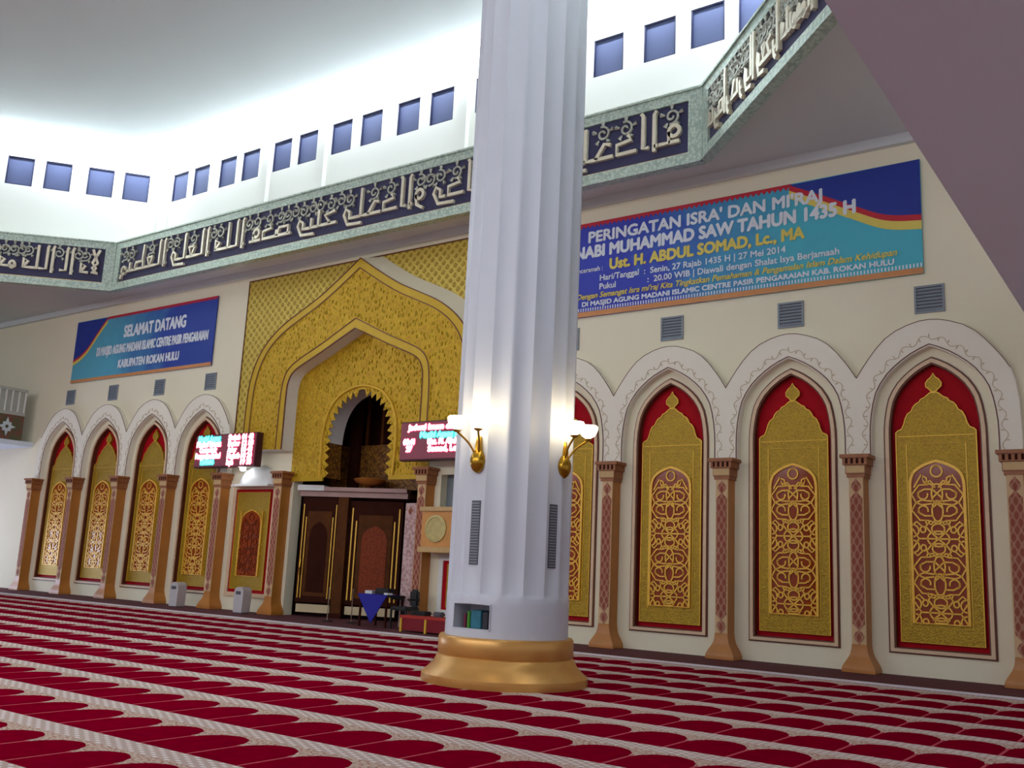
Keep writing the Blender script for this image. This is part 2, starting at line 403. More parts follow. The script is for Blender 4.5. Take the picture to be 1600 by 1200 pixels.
# ledge over the frieze and drum walls
DRUM = 1.83
bm = bmesh.new(); A = octo(.1); B = octo(DRUM+.3)
plate(bm, [B, A], 10.60, 10.66)
for vtx in bm.verts: vtx.co = Vector((vtx.co.x, vtx.co.z, vtx.co.y))
struct(from_bm('trim_3', bm, 'drum'))
DC = octo(DRUM)
def wall_frame(a, b):
    """local frame: x along a->b (viewed from inside left->right), y outward"""
    a = Vector((*a, 0)); b = Vector((*b, 0)); x = (b-a).normalized(); return (a+b)/2, x, (b-a).length, math.atan2(x.y, x.x)
WIN = {}
win_c_back = [-9.58, -8.49, -7.17, -6.08, -4.66, -3.56, -2.18, -1.03, .32, 1.48, 2.98, 4.05, 5.3, 6.46, 7.77, 8.92, 10.02]
ww, wz0, wz1 = .395, 12.70, 13.64
def drum_wall(nm, a, b, centers):
    mid, x, L, ang = wall_frame(a, b)
    hs = [[(c-ww, wz0), (c+ww, wz0), (c+ww, wz1), (c-ww, wz1)] for c in centers]
    struct(plateobj(nm, [[(-L/2, 10.6), (L/2, 10.6), (L/2, 14.6), (-L/2, 14.6)]] + hs, 0, .3, 'drum', loc=(mid.x, mid.y, 0), rot=(0, 0, ang)))
    for c in centers:
        WIN['n'] = WIN.get('n', 0)+1
        w = empty('window_%d' % WIN['n'], (mid + x*c)); w.rotation_euler = (0, 0, ang); struct(w)
        bm = bmesh.new(); o = [(-ww, wz0), (ww, wz0), (ww, wz1), (-ww, wz1)]; i = [(-ww+.035, wz0+.035), (ww-.035, wz0+.035), (ww-.035, wz1-.035), (-ww+.035, wz1-.035)]
        plate(bm, [o, i], .02, .1); from_bm('window_frame', bm, 'sash', w)
        boxobj('pane', (-ww+.03, ww-.03, .06, .08, wz0+.03, wz1-.03), 'pane', w)
    return mid, x, L, ang
TR = [3]
def strip_pil(mid, x, ang, cs):
    for c in cs:
        TR[0] += 1
        struct(boxobj('trim_%d' % TR[0], (-.16, .16, -.14, 0, 10.66, 14.6), 'drum', loc=mid + x*c, rot=(0, 0, ang)))
fr = drum_wall('wall_upper_back', DC[0], DC[1], win_c_back); strip_pil(fr[0], fr[1], fr[3], (-10.25, -5.26, -2.85, 2.28, 4.72))
dl = math.dist(DC[5], DC[0])
cs_l = [3.86, 2.76, 1.48, .36, -.9, -2.0]
cs = [4.0, 2.9, 1.7, .6]
fr = drum_wall('wall_upper_left', DC[5], DC[0], [c for c in cs_l]); strip_pil(fr[0], fr[1], fr[3], (-dl/2+1.6,))
fr = drum_wall('wall_upper_right', DC[1], DC[2], [-c for c in cs]); strip_pil(fr[0], fr[1], fr[3], (dl/2-1.6,))
struct(boxobj('ceiling', (-17, 17, -31, 1.5, 14.6, 14.8), 'upper'))
for nm, q0, q1 in (('wall_upper_left', DC[4], DC[5]), ('wall_upper_right', DC[2], DC[3])):
    mid, x, L, ang = wall_frame(q0, q1)
    struct(boxobj(nm, (-L/2, L/2, 0, .3, 10.6, 14.6), 'drum', loc=mid, rot=(0, 0, ang)))

# balconies
def balcony(nm, sx, label):
    b = empty(nm, (sx*15.33, 0, 0), label, 'balcony')
    s0, s1 = (0, 5.0) if sx > 0 else (-4.65, 0)
    boxobj('slab', (s0, s1, -26, 0, 4.70, 4.86), 'soffit', b)
    f0, f1 = (0, .12) if sx > 0 else (-.12, 0)
    boxobj('fascia', (f0, f1, -26, -.42, 4.86, 5.69), 'fascia', b)
    q0, q1 = (-.02, .14) if sx > 0 else (-.14, .02)
    boxobj('cornice', (q0, q1, -26, -.42, 5.69, 5.79), 'rail', b)
    boxobj('parapet', (f0+.03, f1-.03, -26, -.42, 5.79, 6.5), 'rail', b)
    boxobj('handrail', (q0, q1, -26, -.42, 6.5, 6.6), 'rail', b)
    if sx < 0:
        for y in (-.98, -2.6, -4.2):
            bm = bmesh.new(); L = []
            for i in range(16):
                r = (.30, .15, .20, .15)[i % 4] if i % 4 else .30
                L.append((r*math.sin(2*PI*i/16), 5.28+1.05*r*math.cos(2*PI*i/16)))
            plate(bm, [L, [(.06*math.cos(-a*PI/4), 5.28+.06*math.sin(-a*PI/4)) for a in range(8)]], -.02, .0)
            from_bm('star_medallion', bm, 'star', b, loc=(.02, y, 0), rot=(0, 0, PI/2))
        bm = bmesh.new()
        for i in range(20): box(bm, .0, .02, -.5-.22*i, -.45-.22*i, 5.8, 6.5)
        from_bm('balusters', bm, 'white', b)
    return b
balcony('balcony', -1, 'left balcony front with a pale star on its dark panel and pale railing above')
balcony('balcony', 1, 'right balcony slab overhead, seen as a plain grey underside in the upper right corner')

# ------------------------------------------------------------------ pilasters
def build_pilaster():
    t = empty('pilaster')
    w = .122
    # bell foot
    bm = bmesh.new(); prof = smooth_pts([(.0, .27), (.07, .265), (.15, .225), (.27, .155), (.38, .128), (.45, .122)], 3)
    prev = None
    for z, h in prof:
        ring = [bm.verts.new((-h, -.315-(h-.122)*.6, z)), bm.verts.new((h, -.315-(h-.122)*.6, z)), bm.verts.new((h, 0, z)), bm.verts.new((-h, 0, z))]
        if prev:
            for i in range(4): bm.faces.new((prev[i], prev[(i+1) % 4], ring[(i+1) % 4], ring[i]))
        else: bm.faces.new(ring[::-1])
        prev = ring
    bm.faces.new(prev); from_bm('foot', bm, 'tan', t)
    boxobj('shaft', (-w, w, -.305, 0, .45, 3.27), 'tan', t, bevel=.006)
    boxobj('front_panel', (-w+.004, w-.004, -.318, -.30, .45, 3.26), 'tanfront', t)
    h = .098
    L = [(-h, .78), (-h*.4, .72), (0, .66), (h*.4, .72), (h, .78), (h, 2.86), (h*.4, 2.92), (0, 2.98), (-h*.4, 2.92), (-h, 2.86)]
    inl = plateobj('inlay', [L], -.328, -.316, 'inlay', t)
    for nm, zc, s in (('finial', 3.05, 1), ('finial', .58, -1)):
        P = [(0, -.1), (.06, -.06), (.1, .0), (.08, .05), (.03, .1), (0, .14), (-.03, .1), (-.08, .05), (-.1, 0), (-.06, -.06)]
        P = [(x*.85, zc+s*z) for x, z in P]
        if s < 0: P = P[::-1]
        plateobj(nm, [P], -.328, -.316, 'inlay', t)
    bm = bmesh.new()
    for x0, d0, z0, z1 in ((.15, .335, 3.21, 3.27), (.168, .35, 3.27, 3.42), (.205, .385, 3.42, 3.54), (.245, .415, 3.54, 3.60)):
        box(bm, -x0, x0, -d0, 0, z0, z1)
    cap = from_bm('capital', bm, 'capital', t)
    bm = bmesh.new(); box(bm, -.155, .155, -.358, -.345, 3.285, 3.41); from_bm('cream_band', bm, 'capcream', cap)
    bm = bmesh.new()
    for i in range(4): box(bm, -.155+i*.09, -.115+i*.09, -.392, -.38, 3.44, 3.53)
    from_bm('dentils', bm, 'darkwood', cap)
    return t
PIL_LABEL = {
 -6: 'leftmost orange stone pilaster, beside the bare white end of the wall',
 -5: 'second orange pilaster from the left end, between the two leftmost arches',
 -4: 'third orange pilaster from the left end of the wall, under the small banner',
 -3: 'fourth orange pilaster from the left end, just left of the first grey bin',
 -2: 'orange pilaster between the two grey bins, below the left red LED board',
 -1: 'orange pilaster at the left edge of the golden portal, right of the low gold panel',
  1: 'orange pilaster at the right edge of the golden portal, beside the black chair',
  3: 'beige fronted pilaster nearest the right side of the white column',
  4: 'beige fronted pilaster second to the right from the white column',
  5: 'beige fronted pilaster third to the right from the white column',
  6: 'pilaster cut by the right edge of the photo'}
p0 = build_pilaster(); first = True
for k, lab in PIL_LABEL.items():
    o = p0 if first else copy_tree(p0); first = False
    o.location = (pil(k), 0, 0); tag(o, lab, 'pilaster', 'pilasters along the wall')

# ------------------------------------------------------------------ lattice strokes (x in -.40..40, one period 1.19 m high)
def arc(cx, cz, rx, rz, a0, a1, n=14): return [(cx+rx*math.cos(math.radians(a0+(a1-a0)*i/n)), cz+rz*math.sin(math.radians(a0+(a1-a0)*i/n))) for i in range(n+1)]
def lattice_strokes(hw, z0, z1, zs, za):
    st = []
    def both(P): st.append(P); st.append([(-x, z) for x, z in P])
    def butterfly(c):
        for s in (1, -1):
            st.append(arc(0, c+s*.14, .085, .17, 0, 360, 20))
            both(arc(.22, c+s*.13, .075, .075, -200 if s > 0 else 200, 60 if s > 0 else -60, 14))
            both([(.08, c+s*.02), (.24, c+s*.04), (.33, c+s*.0)])
            both([(.07, c+s*.22), (.2, c+s*.22), (.30, c+s*.16), (.295, c+s*.10)])
            both([(.33, c), (.40, c+s*.13), (.28, c+s*.29), (.12, c+s*.30)])
            both([(.05, c+s*.30), (.10, c+s*.36), (.18, c+s*.34), (.20, c+s*.28)])
        st.append([(-.08, c+.05), (.08, c-.09)]); st.append([(.08, c+.05), (-.08, c-.09)])
        st.append([(-.07, c+.22), (.07, c+.08)]); st.append([(.07, c+.22), (-.07, c+.08)])
    def rosette(c):
        st.append(arc(0, c, .17, .125, 0, 360, 20)); st.append(arc(0, c+.16, .10, .085, 0, 360, 16)); st.append(arc(0, c-.16, .10, .085, 0, 360, 16))
        both([(0, c), (.13, c+.12), (.19, c+.2)]); both([(0, c), (.13, c-.12), (.19, c-.2)])
        both([(.03, c), (.30, c), (.40, c+.16)]); both([(.30, c), (.40, c-.16)])
        for s in (1, -1):
            both(arc(.235, c+s*.15, .042, .05, 0, 360, 12)); both(arc(.40, c+s*.13, .10, .10, 95, 265, 10))
            both([(.19, c+s*.2), (.12, c+s*.29), (0, c+s*.25)]); both([(.25, c+s*.2), (.33, c+s*.28), (.40, c+s*.22)])
    z = zs+.0
    top = zs-.12
    butterfly(top-.15); rosette(top-.15-.595); butterfly(top-.15-1.19); rosette(top-.15-1.785)
    if z1 > 99: pass
    st.append(arc(0, za-.17, .09, .095, 60, 480-0, 18))
    both([(.36, zs-.02), (.24, zs+.19), (.20, zs+.07), (.12, zs+.05), (.02, zs-.02)])
    both([(.14, zs+.02), (.16, zs+.14), (.22, zs+.17)])
    out = []
    for P in st:
        Q = [(max(-hw, min(hw, x)), z) for x, z in P]
        Q = [q for q in Q if q[1] >= z0-.001]
        if len(Q) > 1: out.append(Q)
    return out

GOLD_HALF = [(.63, .535), (.63, 4.0), (.60, 4.03), (.535, 4.06), (.50, 4.13), (.47, 4.24), (.43, 4.32), (.37, 4.36), (.34, 4.43), (.30, 4.48), (.24, 4.51), (.21, 4.56), (.15, 4.585), (.11, 4.62), (.07, 4.655), (.025, 4.68)]
FIN = [(0, 5.0), (.035, 4.93), (.085, 4.89), (.125, 4.83), (.12, 4.765), (.08, 4.735), (.05, 4.70), (.025, 4.66)]
def mirror_loop(H): return [(x, z) for x, z in H] + [(-x, z) for x, z in H[::-1] if x > 1e-6]
def xz(P, y): return [(x, y, z) for x, z in P]
def gold_front(t, half, y, z_in_top, zs, za, zb, fin=True, lat_top=None, hw=.42):
    """the carved gold plate with its lattice window; y = front of the plate"""
    L = mirror_loop(half)
    gp = plateobj('gold_panel', [L], y, .12, 'gold', t)
    bm = bmesh.new(); tube(bm, xz(L, y-.004), .013, 4, closed=True); from_bm('edge_bead', bm, 'goldedge', gp)
    if fin:
        FL = mirror_loop(FIN); f = plateobj('finial', [FL], y-.005, .12, 'gold', t)
        bm = bmesh.new(); tube(bm, xz(FL, y-.008), .012, 4, closed=True); from_bm('finial_bead', bm, 'goldedge', f)
    bm = bmesh.new(); tube(bm, xz([(-.465, zb-.06), (.465, zb-.06), (.465, z_in_top), (-.465, z_in_top)], y-.004), .011, 4, closed=True)
    tube(bm, xz([(-.6, 3.93), (.6, 3.93)], y-.004), .009, 4)
    from_bm('inner_bead', bm, 'goldedge', gp)
    AL = arch_loop(hw, zb, zs, za)
    lb = plateobj('lattice_backing', [AL], y-.012, y+.001, 'redback', t)
    bm = bmesh.new(); tube(bm, xz(AL, y-.022), .032, 4, closed=True); from_bm('lattice_frame', bm, 'goldbright', t)
    bm = bmesh.new()
    for P in lattice_strokes(hw, zb, z_in_top, zs, za): tube(bm, xz(P, y-.024), .0185, 4)
    from_bm('lattice', bm, 'goldbright', t)

EXT = [(0, 5.89), (.16, 5.875), (.33, 5.83), (.54, 5.745), (.72, 5.62), (.87, 5.46), (1.0, 5.29), (1.11, 5.13), (1.2125, 4.96)]
EXT_END = [(1.27, 4.75), (1.31, 4.45), (1.325, 4.1), (1.33, 3.6)]
def ring_loop(endL, endR):
    R = EXT[1:] + (EXT_END if endR else [(1.2125, 3.6)])
    Lf = EXT[1:] + (EXT_END if endL else [(1.2125, 3.6)])
    inner = arch_open(.98, 3.6, 3.9, 5.43)
    return [EXT[0]] + R + inner + [(-x, z) for x, z in Lf[::-1]]
ring_cache = {}
def ring_mesh(endL, endR):
    if (endL, endR) not in ring_cache:
        bm = bmesh.new(); plate(bm, [ring_loop(endL, endR)], -.16, 0)
        bmesh.ops.recalc_face_normals(bm, faces=bm.faces); me = bpy.data.meshes.new('arch_ring'); bm.to_mesh(me); bm.free(); me.materials.append(MT['ring'])
        ring_cache[(endL, endR)] = me
    return ring_cache[(endL, endR)]
def build_bay():
    t = empty('arched_panel')
    link('arch_ring', ring_mesh(False, False), None, t)
    bm = bmesh.new(); tube(bm, xz(arch_open(1.0, 3.6, 3.9, 5.46), -.163), .012, 4); tube(bm, xz([(-x, z) for x, z in EXT[::-1]] + EXT[1:], -.16), .008, 4); from_bm('bead_and_edge_shade', bm, 'brownline', t)  # inner brown bead, plus an outer brown line drawing the ring's edge shading
    mid = resample(arch_open(1.09, 3.62, 3.9, 5.60), 150); bm = bmesh.new(); vine = []
    for i, (x, z) in enumerate(mid):
        a = mid[max(i-1, 0)]; b = mid[min(i+1, 150)]; L_ = math.dist(a, b); w_ = .045*math.sin(i*.62)
        vine.append((x-(b[1]-a[1])/L_*w_, -.162, z+(b[0]-a[0])/L_*w_))
    tube(bm, vine, .008, 4)
    for i in range(5, 148, 5):
        s_ = 1 if math.sin(i*.62) < 0 else -1; x, y_, z = vine[i]; a = mid[i-1]; b = mid[i+1]; L_ = math.dist(a, b)
        tube(bm, [(x, -.162, z), (x-(b[1]-a[1])/L_*.06*s_, -.162, z+(b[0]-a[0])/L_*.06*s_)], [.006, .014], 4)
    from_bm('vine_scroll', bm, 'vine', t)
    o1 = arch_loop(.815, .345, 3.9, 5.275); o2 = arch_loop(.785, .372, 3.9, 5.24); o3 = arch_loop(.725, .425, 3.9, 5.17); o4 = arch_loop(.70, .445, 3.9, 5.14)
    plateobj('outer_edging', [o1, o2], -.018, 0, 'brownline', t)
    plateobj('moulding', [o2, o3], -.05, .0, 'pinkmould', t)
    plateobj('inner_edging', [o3, o4], -.02, .119, 'brownline', t)
    plateobj('red_field', [arch_loop(.74, .41, 3.9, 5.19)], .12, .16, 'red', t)
    gold_front(t, GOLD_HALF, .06, 3.80, 3.08, 3.50, .85)
    return t
BAY_LABEL = {
 -5: 'leftmost arched red and gold wall panel, its lattice whitened by daylight',
 -4: 'second arched red and gold panel from the left end of the wall',
 -3: 'third arched red and gold panel from the left end of the wall',
 -2: 'arched red and gold panel behind the left red LED board and first grey bin',
  2: 'arched red and gold panel half hidden by the right edge of the white column',
  3: 'arched red and gold panel nearest right of the white column seen whole',
  4: 'middle one of the three arched red and gold panels seen whole right of the column',
  5: 'large arched red and gold panel nearest the right edge of the photo'}
b0 = build_bay(); first = True
for k, lab in BAY_LABEL.items():
    o = b0 if first else copy_tree(b0); first = False
    o.location = (bay_c(k), 0, 0); tag(o, lab, 'wall panel', 'arched gold panels along the wall')
    for ch in o.children:
        if ch.name.startswith('arch_ring'):
            ch.data = ring_mesh(k in (-5, 2), k in (-2, 5))

# grilles above the arches
def build_vent():
    t = empty('air_grille'); h = .245
    sq = lambda s: [(-s, -s), (s, -s), (s, s), (-s, s)]
    plateobj('frame', [sq(h), sq(h-.035)], -.03, 0, 'grille', t)
    boxobj('backing', (-h+.03, h-.03, -.008, 0, -h+.03, h-.03), 'slot', t)
    bm = bmesh.new()
    for i in range(7):
        z = -h+.06+i*.06; box(bm, -h+.03, h-.03, -.022, -.006, z-.017, z+.017)
    from_bm('slats', bm, 'grillefront', t); return t
VENT_LABEL = {
 -5: 'small grey square grille over the leftmost arch', -4: 'grey square grille over the second arch from the left',
 -3: 'grey square grille over the third arch from the left, below the small banner', -2: 'grey square grille below the right end of the welcome banner',
  2: 'sliver of grey grille at the right edge of the white column', 3: 'grey square grille nearest the column below the big banner',
  4: 'grey square grille under the middle of the big banner', 5: 'grey square grille below the right end of the big banner'}
v0 = build_vent(); first = True
for k, lab in VENT_LABEL.items():
    o = v0 if first else copy_tree(v0); first = False
    o.location = (bay_c(k), 0, 6.29); tag(o, lab, 'air vent', 'grey grilles above the arches')

# low gold panel beside the portal, with its shell hood
LOW = [(.63, .60), (.63, 3.06), (.0, 3.06)]
t = empty('low_gold_panel', (bay_c(-1), 0, 0), 'low rectangular gold panel with red lattice under the white shell hood', 'wall panel')
sq = lambda w, a, b: [(-w, a), (w, a), (w, b), (-w, b)]
plateobj('moulding', [sq(.86, .36, 3.26), sq(.74, .47, 3.17)], -.05, 0, 'pinkmould', t)
plateobj('red_field', [sq(.74, .47, 3.17)], -.02, 0, 'red', t)
g = empty('gold_panel', parent_dummy := (0, -.09, 0)) if False else None
def low_front(t):
    y = -.05
    gp = plateobj('gold_panel', [sq(.64, .56, 3.09)], y, -.02, 'gold', t)
    bm = bmesh.new(); tube(bm, xz(sq(.64, .56, 3.09), y-.004), .013, 4, closed=True); from_bm('edge_bead', bm, 'goldedge', gp)
    AL = arch_loop(.40, .9, 2.25, 2.62)
    plateobj('lattice_backing', [AL], y-.012, y+.001, 'redback', t)
    bm = bmesh.new(); tube(bm, xz([(-.43, .9), (-.43, 2.6)], y-.02), .02, 4); tube(bm, xz([(.43, .9), (.43, 2.6)], y-.02), .02, 4); tube(bm, xz(AL, y-.022), .018, 4, closed=True)
    from_bm('lattice_frame', bm, 'goldbright', t)
    bm = bmesh.new()
    for P in lattice_strokes(.40, .9, 2.6, 2.2, 2.6): tube(bm, xz(P, y-.024), .012, 4)
    from_bm('lattice', bm, 'carvedred', t)
low_front(t)
t = empty('shell_hood', (bay_c(-1)+.12, 0, 3.28), 'white half dome hood over the low gold panel left of the portal', 'hood')
bm = bmesh.new(); rings = []
for i in range(9):
    a = PI/2*i/8; ring = []
    for k in range(25):
        b = PI*k/24; rr = math.cos(a)*(1+.012*math.cos(b*12))
        ring.append(bm.verts.new((.72*rr*math.cos(b), -.34*rr*math.sin(b)-.01, .52*math.sin(a))))
    rings.append(ring)
for A, B in zip(rings, rings[1:]):
    for k in range(24):
        try: bm.faces.new((A[k], A[k+1], B[k+1], B[k]))
        except ValueError: pass
bmesh.ops.remove_doubles(bm, verts=bm.verts, dist=1e-4)
from_bm('shell', bm, 'hood', t, smooth=True)
boxobj('rim', (-.74, .74, -.37, -.01, -.06, .0), 'white', t, bevel=.01)
t = empty('spot_bulb', (bay_c(-1)-.12, -.42, 3.70), 'small bright round lamp in front of the white shell hood', 'lamp')
bm = bmesh.new(); bmesh.ops.create_uvsphere(bm, u_segments=16, v_segments=10, radius=.085); from_bm('glass_bulb', bm, 'bulb', t, smooth=True)
bm = bmesh.new(); tube(bm, [(0, .06, -.02), (0, .2, -.12), (0, .42, -.2)], .012, 6); from_bm('bracket', bm, 'white', t)
bl = bpy.data.lights.new('bulb_light', 'POINT'); bl.energy = 14; bl.color = (.9, .95, 1); bl.shadow_soft_size = .1
o = bpy.data.objects.new('bulb_light', bl); COL.objects.link(o); o.parent = t; o.location = (0, -.12, .02)

# ------------------------------------------------------------------ golden portal (mihrab)
t = empty('golden_portal', (0, 0, 0), 'tall golden portal with nested pointed arches between the two LED boards', 'portal')
full = lambda H: [(x, z) for x, z in H] + [(-x, z) for x, z in H[::-1] if x > 1e-6]
rect = [(-4.72, 4.2), (4.72, 4.2), (4.72, 9.06), (-4.72, 9.06)]
ih = [(x, z) for x, z in inner_half]
plateobj('lattice_panel', [[(4.72, 4.2), (4.72, 9.06), (-4.72, 9.06), (-4.72, 4.2), (-2.5, 4.2)] + [(-x*1.07, z+.06) for x, z in inner_half[::-1]] + [(x*1.07, z+.06) for x, z in inner_half[1:]] + [(2.5, 4.2)]], -.03, 0, 'latticegold', t)
bm = bmesh.new(); tube(bm, xz([(-4.73, 4.2), (-4.73, 9.07), (4.73, 9.07), (4.73, 4.2)], -.03), .025, 4); from_bm('panel_bead', bm, 'brownline', t)
def band_loop(Ho, Hi):
    o = [(x, z) for x, z in Ho]; i = [(x, z) for x, z in Hi]
    L = o + i[::-1]                         # right half: outer apex -> foot, inner foot -> apex
    return L + [(-x, z) for x, z in (i[1:] + o[::-1][:-1])]
def band(name, Ho, Hi, y0, y1, mat, parent):
    return plateobj(name, [band_loop(Ho, Hi)], y0, y1, mat, parent)
Ro, Ri = resample(outer_half, 60), resample(inner_half, 60)
mixh = lambda f: [((1-f)*a[0]+f*b[0], (1-f)*a[1]+f*b[1]) for a, b in zip(Ro, Ri)]
band('arch_slab', Ro, Ri, -.40, 0, 'white', t)
off = []
for i, (x, z) in enumerate(Ro):
    a = Ro[max(i-1, 0)]; b = Ro[min(i+1, len(Ro)-1)]; tx, tz = b[0]-a[0], b[1]-a[1]; L_ = math.hypot(tx, tz)
    off.append((max(0, x-tz/L_*.30), z+tx/L_*.30))
off[0] = (0, 9.05); off = [(x, min(z, 9.05)) for x, z in off]
bm = bmesh.new()
f_ = [(-x, z) for x, z in Ro[::-1]] + Ro[1:]; k_ = [(-x, z) for x, z in off[::-1]] + off[1:]
va = [bm.verts.new((x, -.40, z)) for x, z in f_]; vb = [bm.verts.new((x, -.032, z)) for x, z in k_]
for i in range(len(f_)-1): bm.faces.new((va[i], va[i+1], vb[i+1], vb[i]))
from_bm('white_bevel', bm, 'plaster', t)
band('outer_border', mixh(.004), mixh(.16), -.425, -.40, 'goldplain', t)
band('relief_field', mixh(.16), mixh(.84), -.415, -.40, 'relief', t)
band('inner_border', mixh(.84), mixh(.996), -.425, -.40, 'goldplain', t)
bm = bmesh.new()
for f in (.0, .14, .86, 1.0):
    H = mixh(f); P = [(-x, z) for x, z in H[::-1]] + H[1:]; tube(bm, xz(P, -.425), .018, 4)
from_bm('border_beads', bm, 'brownline', t)
# recessed scalloped panel
ARC2 = smooth_pts([(1.10, 3.45), (1.13, 3.9), (1.13, 4.35), (1.08, 4.75), (.96, 5.08), (.78, 5.33), (.55, 5.5), (.28, 5.6), (0, 5.64)], 6)
R2 = resample(ARC2, 27)
teeth = []
for i, (x, z) in enumerate(R2):
    if i % 2 == 1 and 0 < i < 27: x, z = x*.86, 4.2+(z-4.2)*.87 if z > 4.2 else z
    teeth.append((x, z))
teeth[-1] = (0, 5.64)
op = teeth + [(-x, z) for x, z in teeth[-2::-1]]
top = [(x*.995, z) for x, z in inner_half]
panel = [(-2.32, 3.45)] + [op[-1]] + op[::-1][1:] + [(2.32, 3.45), (2.32, 4.15)]
panel = [(x, z) for x, z in panel] + [(x, z) for x, z in inner_half[::-1][1:]] + [(-x, z) for x, z in inner_half[1:]]
bm = bmesh.new(); plate(bm, [panel], -.02, .0); sp = from_bm('scalloped_panel', bm, 'relief', t)
wide = [(x*1.12, z+.09 if z > 3.6 else z) for x, z in ARC2]
P = wide + [(-x, z) for x, z in wide[-2::-1]]
bm = bmesh.new(); tube(bm, xz(P, -.035), .035, 6); from_bm('scallop_moulding', bm, 'goldedge', t)
boxobj('sill', (-2.33, -1.12, -.05, .0, 3.36, 3.47), 'goldplain', t); boxobj('sill', (1.12, 2.33, -.05, .0, 3.36, 3.47), 'goldplain', t)
# white depth behind the scalloped opening
o2 = [(x*1.02, z) for x, z in ARC2]; R = o2 + [(-x, z) for x, z in o2[-2::-1]]
bm = bmesh.new(); bl_ = bmesh.new()
for a, b in zip(R, R[1:]):
    g_ = bl_ if max(a[1], b[1]) < 4.42 else bm
    g_.faces.new([g_.verts.new(q) for q in ((a[0], .0, a[1]), (b[0], .0, b[1]), (b[0], .58, b[1]), (a[0], .58, a[1]))])
for g_ in (bm, bl_): bmesh.ops.remove_doubles(g_, verts=g_.verts, dist=1e-4)
from_bm('reveal', bm, 'white', t); from_bm('lower_reveal', bl_, 'browngold', t)

# niche behind
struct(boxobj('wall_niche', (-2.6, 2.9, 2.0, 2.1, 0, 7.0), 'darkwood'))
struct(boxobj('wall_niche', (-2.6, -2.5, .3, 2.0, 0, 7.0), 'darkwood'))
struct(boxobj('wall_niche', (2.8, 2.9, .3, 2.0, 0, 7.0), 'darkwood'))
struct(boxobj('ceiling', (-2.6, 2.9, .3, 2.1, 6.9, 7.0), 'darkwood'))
t = empty('wooden_partition', (0, 1.45, 0), 'brown gold panelled partition with dark slats seen through the scalloped arch', 'partition')
boxobj('lower_panel', (-2.45, 2.75, 0, .05, 3.25, 4.45), 'browngold', t)
bm = bmesh.new()
for i in range(9): box(bm, -2.3+i*.55, -2.22+i*.55, .02, .08, 4.45, 6.6)
from_bm('slats', bm, 'wood', t)
boxobj('post', (-1.60, -1.30, -.15, .0, 0, 6.7), 'darkwood', t)
# angled panelled screen
ang = math.atan2(.36, .93)
def screen_panel(t, x0, x1, zt, carved):
    boxobj('frame', (x0, x1, -.03, .05, .34, zt), 'darkwood', t)
    w = x1-x0
    bm = bmesh.new()
    for a, b in ((.06, .075), (.14, .175)):
        for s in (x0+w*a, x1-w*a): box(bm, s-w*.012, s+w*.012, -.05, -.03, .45, zt-.18 if a < .1 else zt-.5)
    from_bm('gold_strips', bm, 'goldbright', t)
    c = (x0+x1)/2; hw = w*.24
    AL = [(c+x, z) for x, z in arch_loop(hw, .6, zt-1.05, zt-.62)]
    plateobj('arch_inset', [AL], -.05, -.03, carved, t)
    boxobj('field', (x0+w*.18, x1-w*.18, -.04, -.03, .5, zt-.35), 'wood', t)
    boxobj('kickboard', (x0+.05, x1-.05, -.045, .0, .1, .30), 'kick', t)
t = empty('narrow_door', (-2.1, .15, 0), 'narrow dark wooden door with gold strips in the left half of the portal', 'door', rotz=ang)
screen_panel(t, .12, 1.14, 2.98, 'darkwood')
bm = bmesh.new(); tube(bm, [(.22, -.09, 1.0), (.22, -.11, 1.2), (.22, -.09, 1.4)], .02, 6); from_bm('handle', bm, 'brass', t)
t = empty('wide_door', (-2.1, .15, 0), 'wide wooden door with carved red arched inset in the right half of the portal', 'door', rotz=ang)
screen_panel(t, 1.45, 2.88, 2.92, 'carvedred')
t = empty('door_post', (-2.1, .15, 0), 'dark square wooden post between the two portal doors', 'post', rotz=ang)
boxobj('shaft', (1.16, 1.43, -.14, .1, 0, 3.0), 'wood', t); boxobj('foot', (1.13, 1.46, -.17, .12, 0, .12), 'darkwood', t)
t = empty('door_lintel', (-2.1, .15, 0), 'pinkish lintel beam with a white left end over the portal doors', 'lintel', rotz=ang)
boxobj('beam', (.05, 3.0, -.1, .1, 3.0, 3.14), 'lintel', t); boxobj('cap', (.02, .75, -.2, .1, 3.14, 3.28), 'white', t); boxobj('cap', (.75, 3.0, -.2, .1, 3.14, 3.24), 'lintel', t)
t = empty('orange_glow_shape', (-.42, .95, 3.31), 'amber bowl shape added for the orange glow at the foot of the scalloped arch', 'lamp')  # added solid standing in for a soft orange glow
bm = bmesh.new(); lathe(bm, [(.02, .0), (.2, .02), (.36, .09), (.42, .16), (.40, .18), (.3, .2), (.02, .22)], 24); from_bm('bowl', bm, 'orange_glow', t, smooth=True)
boxobj('foot', (-.08, .08, -.08, .08, -.05, .02), 'wood', t)
t = empty('carved_jamb', (2.12, 0, 0), 'pale pink carved strip with a diamond top right of the portal doors', 'door jamb')
boxobj('strip', (-.16, .18, -.30, -.02, 0, 2.78), 'pinkstrip', t, bevel=.01)
plateobj('diamond', [[(0, 2.5), (.07, 2.6), (0, 2.7), (-.07, 2.6)]], -.31, -.30, 'inlay', t)

